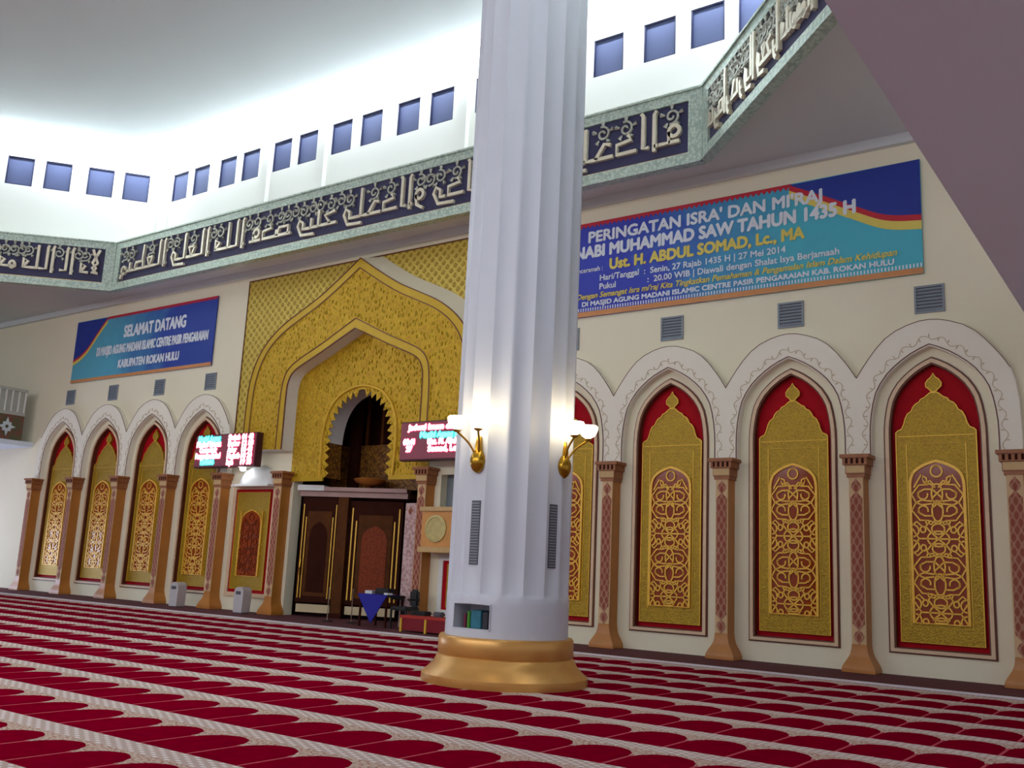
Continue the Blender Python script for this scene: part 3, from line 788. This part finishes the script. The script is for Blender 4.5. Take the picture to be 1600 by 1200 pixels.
# ------------------------------------------------------------------ pulpit bay right of the portal
cx = bay_c(1)
t = empty('pulpit_balcony', (cx, 0, 0), 'orange marble pulpit box with a round pale medallion left of the column', 'pulpit')
boxobj('box_front', (-.98, .98, -.52, -.02, 1.80, 2.58), 'mimbar', t, bevel=.01)
boxobj('top_ledge', (-1.02, 1.02, -.57, -.02, 2.58, 2.68), 'capcream', t, bevel=.01)
boxobj('bottom_ledge', (-1.02, 1.02, -.57, -.02, 1.68, 1.80), 'capcream', t, bevel=.01)
bm = bmesh.new(); lathe(bm, [(.30, 0), (.30, .03), (.25, .035), (.24, .02), (.0001, .02)], 32)
for vtx in bm.verts: vtx.co = Vector((vtx.co.x-.55, -.52-vtx.co.z, 2.20+vtx.co.y))
from_bm('medallion', bm, 'medal', t)
t = empty('pulpit_opening', (cx, 0, 0), 'grey recessed opening above the pulpit box', 'wall recess')
boxobj('back', (-.97, .57, .28, .3, 2.60, 3.5), 'grille', t); plateobj('surround', [sq(1.0, 2.62, 3.52), [(-.9, 2.68), (.5, 2.68), (.5, 3.45), (-.9, 3.45)]], -.02, 0, 'plaster', t)
t = empty('low_red_panel', (cx, 0, 0), 'low white framed red and gold panel under the pulpit box', 'wall panel')
plateobj('moulding', [sq(.80, .36, 1.62), sq(.68, .45, 1.52)], -.05, 0, 'white', t)
plateobj('red_field', [sq(.68, .45, 1.52)], -.02, 0, 'red', t); plateobj('gold_panel', [sq(.55, .5, 1.45)], -.05, -.02, 'gold', t)
t = empty('red_bench', (3.55, -.95, 0), 'low bench under a red cloth between the portal and the column', 'bench')
boxobj('seat', (-.72, .72, -.28, .25, .28, .34), 'redcloth', t, bevel=.01); boxobj('cloth_skirt', (-.70, .70, -.26, .23, .03, .28), 'darkredcloth', t)
for x in (-.68, 0, .68): boxobj('leg', (x-.025, x+.025, -.285, -.25, 0, .28), 'goldedge', t)
t = empty('black_bag', (3.15, -.9, .34), 'flat black bag lying on the red bench', 'bag')
boxobj('body', (-.25, .2, -.12, .14, 0, .09), 'black', t, bevel=.03); bm = bmesh.new(); tube(bm, arc3 := [(-.1, -.13, .05), (-.06, -.16, .09), (.02, -.16, .09), (.06, -.13, .05)], .012, 5); from_bm('handle', bm, 'black', t)
o = boxobj('grey_pouch', (-.12, .14, -.08, .08, 0, .1), 'slot', bevel=.03, loc=(3.62, -.9, .34)); tag(o, 'small grey pouch on the red bench right of the black bag', 'pouch')

# table with the blue cloth, papers, chair, poles
t = empty('small_table', (1.72, -.62, 0), 'small dark table under a pointed blue cloth in front of the portal', 'table')
boxobj('top', (-.44, .44, -.30, .30, .66, .70), 'black', t, bevel=.008)
for x in (-.39, .39):
    for y in (-.26, .26): boxobj('leg', (x-.02, x+.02, y-.02, y+.02, 0, .66), 'darkwood', t)
o = plateobj('blue_cloth', [[(-.44, .70), (0, .08), (.44, .70)][::1]], -.325, -.305, 'blue'); o.location = (1.72, -.62, 0)
bm = bmesh.new(); bm.from_mesh(o.data); box(bm, -.44, .44, -.325, .1, .702, .712); bm.to_mesh(o.data); bm.free()
tag(o, 'royal blue triangular cloth hanging from the small table', 'cloth')
o = boxobj('paper_stack', (-.07, .1, -.08, .1, 0, .07), 'paper', loc=(1.42, -.72, .713), rot=(0, 0, .3)); tag(o, 'white papers on the left corner of the small table', 'paper', )
o = boxobj('paper_stack', (-.07, .07, -.07, .07, 0, .04), 'paper', loc=(2.05, -.78, .713), rot=(0, 0, -.2)); tag(o, 'white papers on the right corner of the small table', 'paper')
o = boxobj('amplifier', (-.2, .2, -.12, .12, 0, .13), 'black', bevel=.012, loc=(1.72, -.52, .713)); tag(o, 'black amplifier box in the middle of the small table', 'amplifier')
t = empty('office_chair', (2.42, -.62, 0), 'black chair with a rounded back right of the blue cloth table', 'chair')
boxobj('seat', (-.24, .24, -.24, .24, .40, .48), 'chairblack', t, bevel=.03); boxobj('backrest', (.0, .26, .12, .2, .46, .86), 'chairblack', t, bevel=.05)
boxobj('armrest', (-.28, -.22, -.2, .18, .62, .66), 'chairblack', t, bevel=.012); boxobj('armrest', (.22, .28, -.2, .18, .62, .66), 'chairblack', t, bevel=.012)
for x in (-.21, .21):
    for y in (-.2, .2): boxobj('leg', (x-.018, x+.018, y-.018, y+.018, 0, .42), 'chairblack', t)
def pole(loc, lab):
    t = empty('microphone_stand', loc, lab, 'stand')
    bm = bmesh.new(); lathe(bm, [(.12, 0), (.12, .015), (.02, .03)], 16); from_bm('base', bm, 'black', t)
    bm = bmesh.new(); tube(bm, [(0, 0, .02), (.0, 0, .78)], .013, 6); from_bm('pole', bm, 'steel', t)
pole((.0, -.58, 0), 'slim metal stand in front of the dark post, left one of two')
pole((.55, -.35, 0), 'slim metal stand just left of the blue cloth table')

# ------------------------------------------------------------------ bins
def build_bin():
    t = empty('waste_bin')
    bm = bmesh.new(); P = [(-.14, .02), (.14, .02), (.155, .46), (.145, .56), (.11, .62), (.04, .645), (-.04, .645), (-.11, .62), (-.145, .56), (-.155, .46)]
    plate(bm, [P], -.15, .15); from_bm('body', bm, 'bin', t)
    boxobj('foot', (-.13, .13, -.13, .13, 0, .03), 'slot', t)
    boxobj('flap', (-.09, .07, -.162, -.148, .46, .54), 'slot', t, bevel=.004)
    return t
bn = build_bin(); bn.location = (-5.62, -.66, 0); bn.rotation_euler = (0, 0, .12); tag(bn, 'pale grey bin below the left red LED board, left one of two', 'bin', 'grey bins along the wall')
bn2 = copy_tree(bn); bn2.location = (-2.98, -.66, 0); tag(bn2, 'pale grey bin in front of the low gold panel', 'bin', 'grey bins along the wall')

# ------------------------------------------------------------------ LED boards
def led_text(t, body, size, x, z, width, cyan=False):
    a = text('glow_text', body, size, 'led_cglow' if cyan else 'led_glow', t, (x, -.135, z), width*1.0, extrude=.003, bold=.034)
    b = text('text_line', body, size, 'led_cyan' if cyan else 'led_white', t, (x, -.145, z), width, extrude=.003, bold=.018)
def led_board(loc, w, h, lab):
    t = empty('led_board', loc, lab, 'LED sign')
    boxobj('case', (-w/2, w/2, -.1, .1, -h/2, h/2), 'ledside', t, bevel=.01)
    boxobj('screen', (-w/2+.03, w/2-.03, -.125, -.1, -h/2+.03, h/2-.03), 'ledbody', t)
    for x in (-w*.3, w*.3): boxobj('bracket', (x-.02, x+.02, .1, .49, -.02, .02), 'slot', t)
    return t
t = led_board((-4.34, -.50, 4.165), 2.54, .90, 'left red LED prayer time board above the pilaster beside the white hood')
led_text(t, 'Masjid Agung', .20, -.66, .33, .92, True)
led_text(t, 'Madani Islamic', .20, -.66, .175, 1.02); led_text(t, 'Centre Pasir', .20, -.66, .02, .72); led_text(t, 'Pengaraian Rohul', .20, -.66, -.14, 1.04)
led_text(t, '12:03:06', .17, -.68, -.31, .56, True)
for i, (nm, a, b) in enumerate((('Shubuh', '04', '48'), ('Dzuhur', '12', '18'), ('Ashar', '15', '43'), ('Maghrib', '18', '24'), ('Isya', '19', '38'))):
    z = .33-.165*i; wd = {'Shubuh': .46, 'Dzuhur': .46, 'Ashar': .36, 'Maghrib': .50, 'Isya': .26}[nm]
    led_text(t, nm, .19, .16+wd/2, z, wd); led_text(t, a, .19, .80, z, .17); led_text(t, b, .19, 1.06, z, .17)
t = led_board((3.20, -.50, 4.165), 2.54, .90, 'right red LED board partly hidden by the white column')
led_text(t, 'Jadwal Imam dan Khatib', .17, .0, .30, 2.0); led_text(t, 'Masjid Agung Madani', .17, .12, .12, 1.5, True)
led_text(t, '09:41', .17, -.95, -.03, .32); led_text(t, '27', .17, -.95, -.19, .17)
led_text(t, 'Ust. H. Abdul', .17, .06, -.04, .92); led_text(t, 'Somad, Lc', .17, .02, -.20, .80)

# ------------------------------------------------------------------ banners
def bpath(P): return [(x, z) for x, z in P]
Z0 = 7.80
t = empty('banner', (9.68, -.04, Z0), 'large blue event banner with white and yellow lettering right of the column', 'banner')
w, h = 7.18, 2.10
boxobj('vinyl', (-w/2, w/2, -.015, .015, -h/2, h/2), 'bn_r', t)
sw = smooth_pts([(w/2-2.35, h/2-.02), (w/2-1.75, .72), (w/2-1.2, .42), (w/2-.6, .12), (w/2, .02)], 6)
plateobj('corner_sweep', [[(w/2, h/2)] + sw[:]][:1], -.022, -.015, 'bdark', t)
def ribbon(nm, sw, d0, d1, mat, t, y):
    L = [(x, z-d0) for x, z in sw] + [(x, z-d1) for x, z in sw[::-1]]
    plateobj(nm, [L], y, -.015, mat, t)
ribbon('red_sweep', sw, 0, .11, 'bred', t, -.024); ribbon('yellow_sweep', sw, .11, .27, 'byellow', t, -.0235)
bm = bmesh.new(); L = [(-w/2, h/2)]
k = 90
for i in range(k+1):
    x = -w/2+i*(w-2.3)/k; L.append((x, h/2-(.05 if i % 2 else .12)))
L.append((w/2-2.3, h/2)); plate(bm, [L], -.02, -.015); from_bm('red_fringe', bm, 'bred', t)
boxobj('bottom_rule', (-w/2, w/2, -.02, -.015, -h/2, -h/2+.11), 'borange', t)
bm = bmesh.new()
for i in range(120): box(bm, -w/2+.02+i*.0598, -w/2+.045+i*.0598, -.02, -.015, -h/2+.12, -h/2+.19)
from_bm('bottom_fringe', bm, 'bwhite', t)
TX = lambda b, s, x, z, wd, m='bwhite', off=0.0, sh=0.0: text('lettering', b, s, m, t, (x, -.026, z), wd, .003, off, sh)
X0 = -w/2
# x measured along the wall from the banner's left edge
def at(xa, xb): return (xa+xb)/2+X0, xb-xa
c_, w_ = at(.42, 5.45); TX("PERINGATAN ISRA' DAN MI'RAJ", .34, c_, .70, w_, off=.014)
c_, w_ = at(.10, 6.05); TX("NABI MUHAMMAD SAW TAHUN 1435 H", .36, c_, .37, w_, off=.018)
c_, w_ = at(.95, 5.10); TX("Ust. H. ABDUL SOMAD, Lc., MA", .32, c_, .03, w_, 'byellow', off=.016)
c_, w_ = at(.04, .78); TX("Penceramah :", .15, c_, -.02, w_, off=.002)
c_, w_ = at(.72, 4.75); TX("Hari/Tanggal  :  Senin, 27 Rajab 1435 H | 27 Mei 2014", .18, c_, -.24, w_, off=.004)
c_, w_ = at(.72, 5.75); TX("Pukul              :  20.00 WIB | Diawali dengan Shalat Isya Berjamaah", .18, c_, -.43, w_, off=.004)
c_, w_ = at(.15, 6.75); TX("Dengan Semangat Isra mi'raj Kita Tingkatkan Pemahaman & Pengamalan Islam Dalam Kehidupan", .17, c_, -.61, w_, 'byellow', off=.004, sh=.3)
c_, w_ = at(.30, 6.70); TX("DI MASJID AGUNG MADANI ISLAMIC CENTRE PASIR PENGARAIAN KAB. ROKAN HULU", .14, c_, -.78, w_, off=.006)
t = empty('banner', (-9.75, -.04, Z0), 'small blue welcome banner with white lettering left of the portal', 'banner')
w, h = 7.33, 2.08
boxobj('vinyl', (-w/2, w/2, -.015, .015, -h/2, h/2), 'bn_l', t)
sw = smooth_pts([(-w/2+1.75, h/2-.02), (-w/2+1.3, .62), (-w/2+.8, .12), (-w/2+.4, -.12), (-w/2, -.26)], 6)
plateobj('corner_sweep', [[(-w/2, h/2)] + sw[::-1]], -.022, -.015, 'bdark', t)
ribbon('red_sweep', sw, 0, .08, 'bred', t, -.024); ribbon('yellow_sweep', sw, .08, .19, 'byellow', t, -.0235)
bm = bmesh.new(); L = [(w/2, h/2)]
for i in range(k+1):
    x = w/2-i*(w-1.75)/k; L.append((x, h/2-(.05 if i % 2 else .11)))
L.append((-w/2+1.75, h/2)); plate(bm, [L[::-1]], -.02, -.015); from_bm('red_fringe', bm, 'bred', t)
boxobj('bottom_rule', (-w/2, w/2, -.02, -.015, -h/2, -h/2+.10), 'borange', t)
c_, X0 = 0, -w/2
TX("SELAMAT DATANG", .52, .70, .42, 3.15, off=.022)
TX("DI MASJID AGUNG MADANI ISLAMIC CENTRE PASIR PENGARAIAN", .40, .55, -.12, 5.7, off=.014)
TX("KABUPATEN ROKAN HULU", .36, .55, -.62, 3.1, off=.016)

# ------------------------------------------------------------------ calligraphy frieze
TH = .088
def letter(ch):
    """strokes with x growing leftwards from 0, z in 0..1; returns width, strokes"""
    B = .25
    c = lambda cx, cz, r, n=12: [(cx+r*math.cos(2*PI*i/n), cz+r*math.sin(2*PI*i/n)) for i in range(n+1)]
    if ch == 'a': return .22, [[(.10, .14), (.10, .90), (.05, .97)], [(.10, B), (.02, B)]]
    if ch == 'A': return .26, [[(0, B), (.12, B), (.12, .92), (.17, .98)]]           # joined alef
    if ch == 'l': return .34, [[(.06, .97), (.10, .90), (.10, B), (.34, B)]]
    if ch == 'L': return .34, [[(0, B), (.12, B), (.12, .95)], [(.12, B), (.34, B)]]
    if ch == 'f': return .50, [c(.18, .47, .11), [(.29, .47), (.29, B), (.50, B)], [(.07, B), (.29, B)]]
    if ch == 'd': return .52, [[(0, B), (.44, B), (.44, .45), (.12, .50), (.20, .62)]]
    if ch == 'k': return .52, [[(.06, .50), (.20, .54), (.40, B)], [(0, B), (.52, B)]]
    if ch == 'y': return .46, [[(0, B), (.18, B), (.30, .38), (.36, .22), (.30, .08), (-.10, .06)]]
    if ch == 'Y': return .40, [[(0, B), (.15, B), (.15, .42), (.28, .50), (.34, .36), (.20, .10), (-.25, .08)]]
    if ch == 'b': return .26, [[(0, B), (.12, B), (.12, .50)], [(.12, B), (.26, B)]]
    if ch == 'n': return .26, [[(0, B), (.12, B), (.12, .66)], [(.12, B), (.26, B)]]
    if ch == 'e': return .44, [[(0, B), (.44, B)], [(.08, .52), (.34, .52), (.22, B), (.08, .52)]]
    if ch == 'w': return .36, [c(.16, .44, .11), [(.27, .44), (.24, .20), (.05, .10)]]
    if ch == 's': return .62, [[(0, B), (.62, B)], [(.10, B), (.10, .46), (.44, .46), (.50, B)], [(.54, B), (.54, .42)]]
    if ch == 'z': return .62, [[(0, B), (.62, B)], [(.10, B), (.10, .46), (.44, .46), (.50, B)], [(.14, .46), (.10, .95)]]
    if ch == 'q': return .44, [c(.18, .45, .11), [(.29, .45), (.29, B), (.44, B)], [(0, B), (.29, B)]]
    if ch == 'm': return .34, [[(0, B), (.34, B)], c(.16, .30, .10)]
    if ch == 'M': return .36, [c(.16, .30, .11), [(.24, .24), (.30, .05)], [(0, B), (.1, B)]]
    if ch == 'h': return .36, [[(0, B), (.30, B), (.30, .52), (.12, .44), (.30, B)]]
    if ch == 'r': return .34, [[(0, B), (.20, B), (.22, .40)], [(.2, B), (.14, .12), (.0, .06)]]
    if ch == 'j': return .50, [[(.06, .55), (.40, .48), (.20, B)], [(0, B), (.50, B)]]
    if ch == 'x': return .44, [[(.06, .97), (.30, .55), (.14, .40), (.30, B), (.06, B)], [(.34, .97), (.10, .55), (.30, .40), (.12, B)]]  # knotted lam-alef
    if ch == 't': return .34, [[(0, B), (.34, B)], c(.17, .36, .10)]
    return .20, []
def frieze(mid, x, L, ang, word, lab, fill):
    t = empty('calligraphy_frieze', (mid.x, mid.y, 9.12), lab, 'frieze', 'calligraphy friezes round the octagonal opening', rotz=ang)
    H = 1.55; m = .31; bt, bb = .24, .24
    k = .12*math.tan(PI/8)
    bm = bmesh.new(); box(bm, -L/2+.3, L/2-.3, 0, .12, .2, H-.2); from_bm('back_board', bm, 'navy', t)
    o = [(-L/2, 0), (L/2, 0), (L/2, H), (-L/2, H)]; i = [(-L/2+m, bb), (L/2-m, bb), (L/2-m, H-bt), (-L/2+m, H-bt)]
    plateobj('border', [o, i], -.05, .12, 'silver', t)
    bm = bmesh.new()
    for z in (.015, H-.03): box(bm, -L/2, L/2, -.09, -.05, z-.015, z+.03)
    for xx in (-L/2+.03, L/2-.03): box(bm, xx-.03, xx+.03, -.07, -.05, 0, H)
    from_bm('border_beads', bm, 'silver', t)
    boxobj('inner_rule', (-L/2+m, L/2-m, -.02, 0, bb, bb+.02), 'goldbright', t)
    Wd = L-2*m-.2; hh = H-bt-bb
    lw = [letter(ch) for ch in word]; tot = sum(a for a, b in lw); sc = Wd/tot
    xr = L/2-m-.1
    bm = bmesh.new(); bo = bmesh.new(); hz = hh*.96
    rnd = random.Random(len(word))
    for ch, (a, stks) in zip(word, lw):
        for P in stks:
            Q = [(xr-px*sc, -.045, bb+.02+pz*hz) for px, pz in P]
            tube(bm, Q, TH*.62, 4)
        if ch in 'fdkyYbnewsqmMhrjt' or ch == ' ':
            cx0 = xr-a*sc*.5; cz0 = bb+hz*(.76+.05*rnd.random())
            for q in range(2 if a > .55 else 1):
                ox = (q-.5)*a*sc*.42 if a > .55 else 0
                sp = []
                s = rnd.choice((-1, 1))
                for i in range(17):
                    g = i/16; r = .035+.13*g; th = s*g*PI*2.6+rnd.random()*.1; sp.append((cx0+ox+r*math.cos(th), -.03, cz0+r*math.sin(th)))
                tube(bo, sp,  .031, 4)
                for d in range(5):
                    th = PI/2+2*PI/5*d; tube(bo, [(cx0+ox+.15*math.cos(th), -.03, cz0+.15*math.sin(th)), (cx0+ox+.25*math.cos(th), -.03, cz0+.25*math.sin(th))], [.02, .05], 5)
        xr -= a*sc
    from_bm('lettering', bm, 'letter', t); from_bm('ornament', bo, 'orn', t)
    return t
FO = octo(0)
WORD_BACK = 'faAdkLY fY ebaAdY waAdkLY jnbY sdq alLh alelY alezbM'
WORD_RIGHT = 'yaayba alnfs almtmbnh arjeY alY rbk raDybh'.replace('D', 's')
WORD_LEFT = 'xh al alLh mhmd rswl alLh'
bk = frieze(*wall_frame(FO[0], FO[1]), WORD_BACK, 'long dark frieze of raised silver calligraphy running along the back wall', 0)
frieze(*wall_frame(FO[1], FO[2]), WORD_RIGHT, 'brightly lit slanting calligraphy frieze at the upper right', 0)
frieze(*wall_frame(FO[5], FO[0]), WORD_LEFT, 'short calligraphy frieze at the left edge of the photo', 0)

# ------------------------------------------------------------------ the column
CX, CY = 9.55, -6.74
t = empty('column', (CX, CY, 0), 'tall white fluted column on a copper coloured base in the middle of the hall', 'column')
bm = bmesh.new(); lathe(bm, [(1.05, 0), (1.055, .03), (1.05, .10), (1.02, .125), (.965, .17), (.905, .24), (.87, .315), (.845, .33), (.86, .35), (.86, .54), (.845, .565), (.78, .57)], 64)
from_bm('base', bm, 'copper', t, smooth=True)
NA = 192; th0 = math.radians(-91+10)
nz0, nz1 = .665, .965
ni0, ni1 = round((-110+360)/360*NA) % NA, round((-69+360)/360*NA) % NA
zl = [.56, nz0, nz1, 1.05, 1.08, 1.11, 1.5, 14.6]
def crad(a, z):
    if z < 1.06: return .785
    d = abs(math.sin(9*(a-th0)))
    f = .045*(d**.8)
    if z < 1.095: f *= .5
    R0 = .785-.02*max(0, min(1, (z-2)/6))
    return R0-f
bm = bmesh.new(); rings = []
for z in zl: rings.append([bm.verts.new((crad(2*PI*k/NA, z)*math.cos(2*PI*k/NA), crad(2*PI*k/NA, z)*math.sin(2*PI*k/NA), z)) for k in range(NA)])
for zi in range(len(zl)-1):
    for k in range(NA):
        if zi == 1 and ni0 <= k < ni1: continue
        bm.faces.new((rings[zi][k], rings[zi][(k+1) % NA], rings[zi+1][(k+1) % NA], rings[zi+1][k]))
from_bm('shaft', bm, 'column', t, smooth=True)
# niche box
a0, a1 = 2*PI*ni0/NA, 2*PI*ni1/NA; am = (a0+a1)/2
nv = Vector((math.cos(am), math.sin(am), 0)); tv = Vector((-math.sin(am), math.cos(am), 0))
hwN = .785*math.sin((a1-a0)/2); rN = .785*math.cos((a1-a0)/2)
bm = bmesh.new(); box(bm, -hwN, hwN, rN-.32, rN+.0, nz0, nz1)
bm.faces.ensure_lookup_table(); bmesh.ops.delete(bm, geom=[f for f in bm.faces if f.calc_center_median().y > rN-.001], context='FACES_ONLY')
nb = from_bm('niche', bm, 'column', t, rot=(0, 0, am-PI/2))
for k in range(0):
    pass
frm = bmesh.new()
tube(frm, [(-hwN, rN+.01, nz0), (hwN, rN+.01, nz0), (hwN, rN+.01, nz1), (-hwN, rN+.01, nz1)], .012, 4, closed=True)
from_bm('niche_frame', frm, 'column', t, rot=(0, 0, am-PI/2))
for nm, aa in (('slot_grille', -91), ('slot_grille', -11)):
    a = math.radians(aa)
    g = empty(nm, (0, 0, 0)); g.parent = t; g.rotation_euler = (0, 0, a-PI/2)
    boxobj('grille_plate', (-.07, .07, .70, .755, 1.435, 2.22), 'slot', g)
    bm = bmesh.new()
    for i in range(22): box(bm, -.06, .06,   .755, .762, 1.455+i*.0345, 1.468+i*.0345)
    from_bm('grille_bars', bm, 'grille', g)
def packet(nm, x, w_, d, hgt, mat, lab, cat):
    o = boxobj(nm, (-w_/2, w_/2, -d/2, d/2, 0, hgt), mat, bevel=.008)
    o.location = (CX, CY, 0) + nv*(rN-.20) - tv*x + Vector((0, 0, nz0+.002)) if False else Vector((CX, CY, 0)) + nv*(rN-.20) + tv*x + Vector((0, 0, nz0+.003))
    o.rotation_euler = (0, 0, am-PI/2); tag(o, lab, cat); return o
packet('book', -.20, .03, .18, .17, 'pkpink', 'thin mauve book at the left inside the column niche', 'book')
packet('book', -.135, .045, .2, .2, 'pkgreen', 'green spined book inside the column niche', 'book')
packet('tissue_pack', -.02, .16, .2, .215, 'pkblue', 'teal and blue pack in the middle of the column niche', 'packet')
packet('book', .115, .09, .18, .2, 'pkdark', 'thick dark book at the right inside the column niche', 'book')

# sconces
def sconce(aa, lab):
    a = math.radians(aa); R0 = .74
    t = empty('wall_sconce', (CX, CY, 0), lab, 'wall lamp', 'brass sconces on the column', rotz=a)
    # local x = outward, y = tangential
    bm = bmesh.new(); prof = smooth_pts([(.015, 2.56), (.07, 2.60), (.105, 2.68), (.10, 2.76), (.06, 2.84)], 3)
    lathe(bm, prof, 20)
    for v_ in bm.verts: v_.co.x = v_.co.x*.8+R0+.03
    from_bm('bowl', bm, 'brass', t, smooth=True)
    bm = bmesh.new(); tube(bm, [(R0+.02, 0, 2.75), (R0+.03, 0, 2.9), (R0+.02, 0, 3.02)], [.06, .05, .03], 8); from_bm('stem', bm, 'brass', t, smooth=True)
    for s in (-1, 1):
        P = smooth_pts([(R0+.04, s*.02, 2.76), (R0+.12, s*.08, 2.92), (R0+.22, s*.14, 3.02), (R0+.27, s*.17, 3.06)], 5)
        bm = bmesh.new(); tube(bm, P, .014, 8); ar = from_bm('arm', bm, 'brass', t, smooth=True)
        bm = bmesh.new(); lathe(bm, [(.02, 0), (.05, .015), (.055, .03), (.02, .035)], 16); from_bm('lamp_cup', bm, 'brass', ar, loc=(R0+.27, s*.17, 3.05))
        bm = bmesh.new(); lathe(bm, [(.03, .0), (.085, .035), (.115, .09), (.125, .14), (.11, .165), (.001, .17)], 20)
        from_bm('glass_shade', bm, 'globe', t, loc=(R0+.27, s*.17, 3.085), smooth=True)
        L = bpy.data.lights.new('sconce_light', 'POINT'); L.energy = 3.0; L.color = (1, .80, .48); L.shadow_soft_size = .06
        o = bpy.data.objects.new('sconce_light', L); COL.objects.link(o); o.parent = t; o.location = (R0+.25, s*.17, 3.33)
sconce(-91, 'brass two armed lamp on the left side of the white column')
sconce(1, 'brass two armed lamp on the right side of the white column')
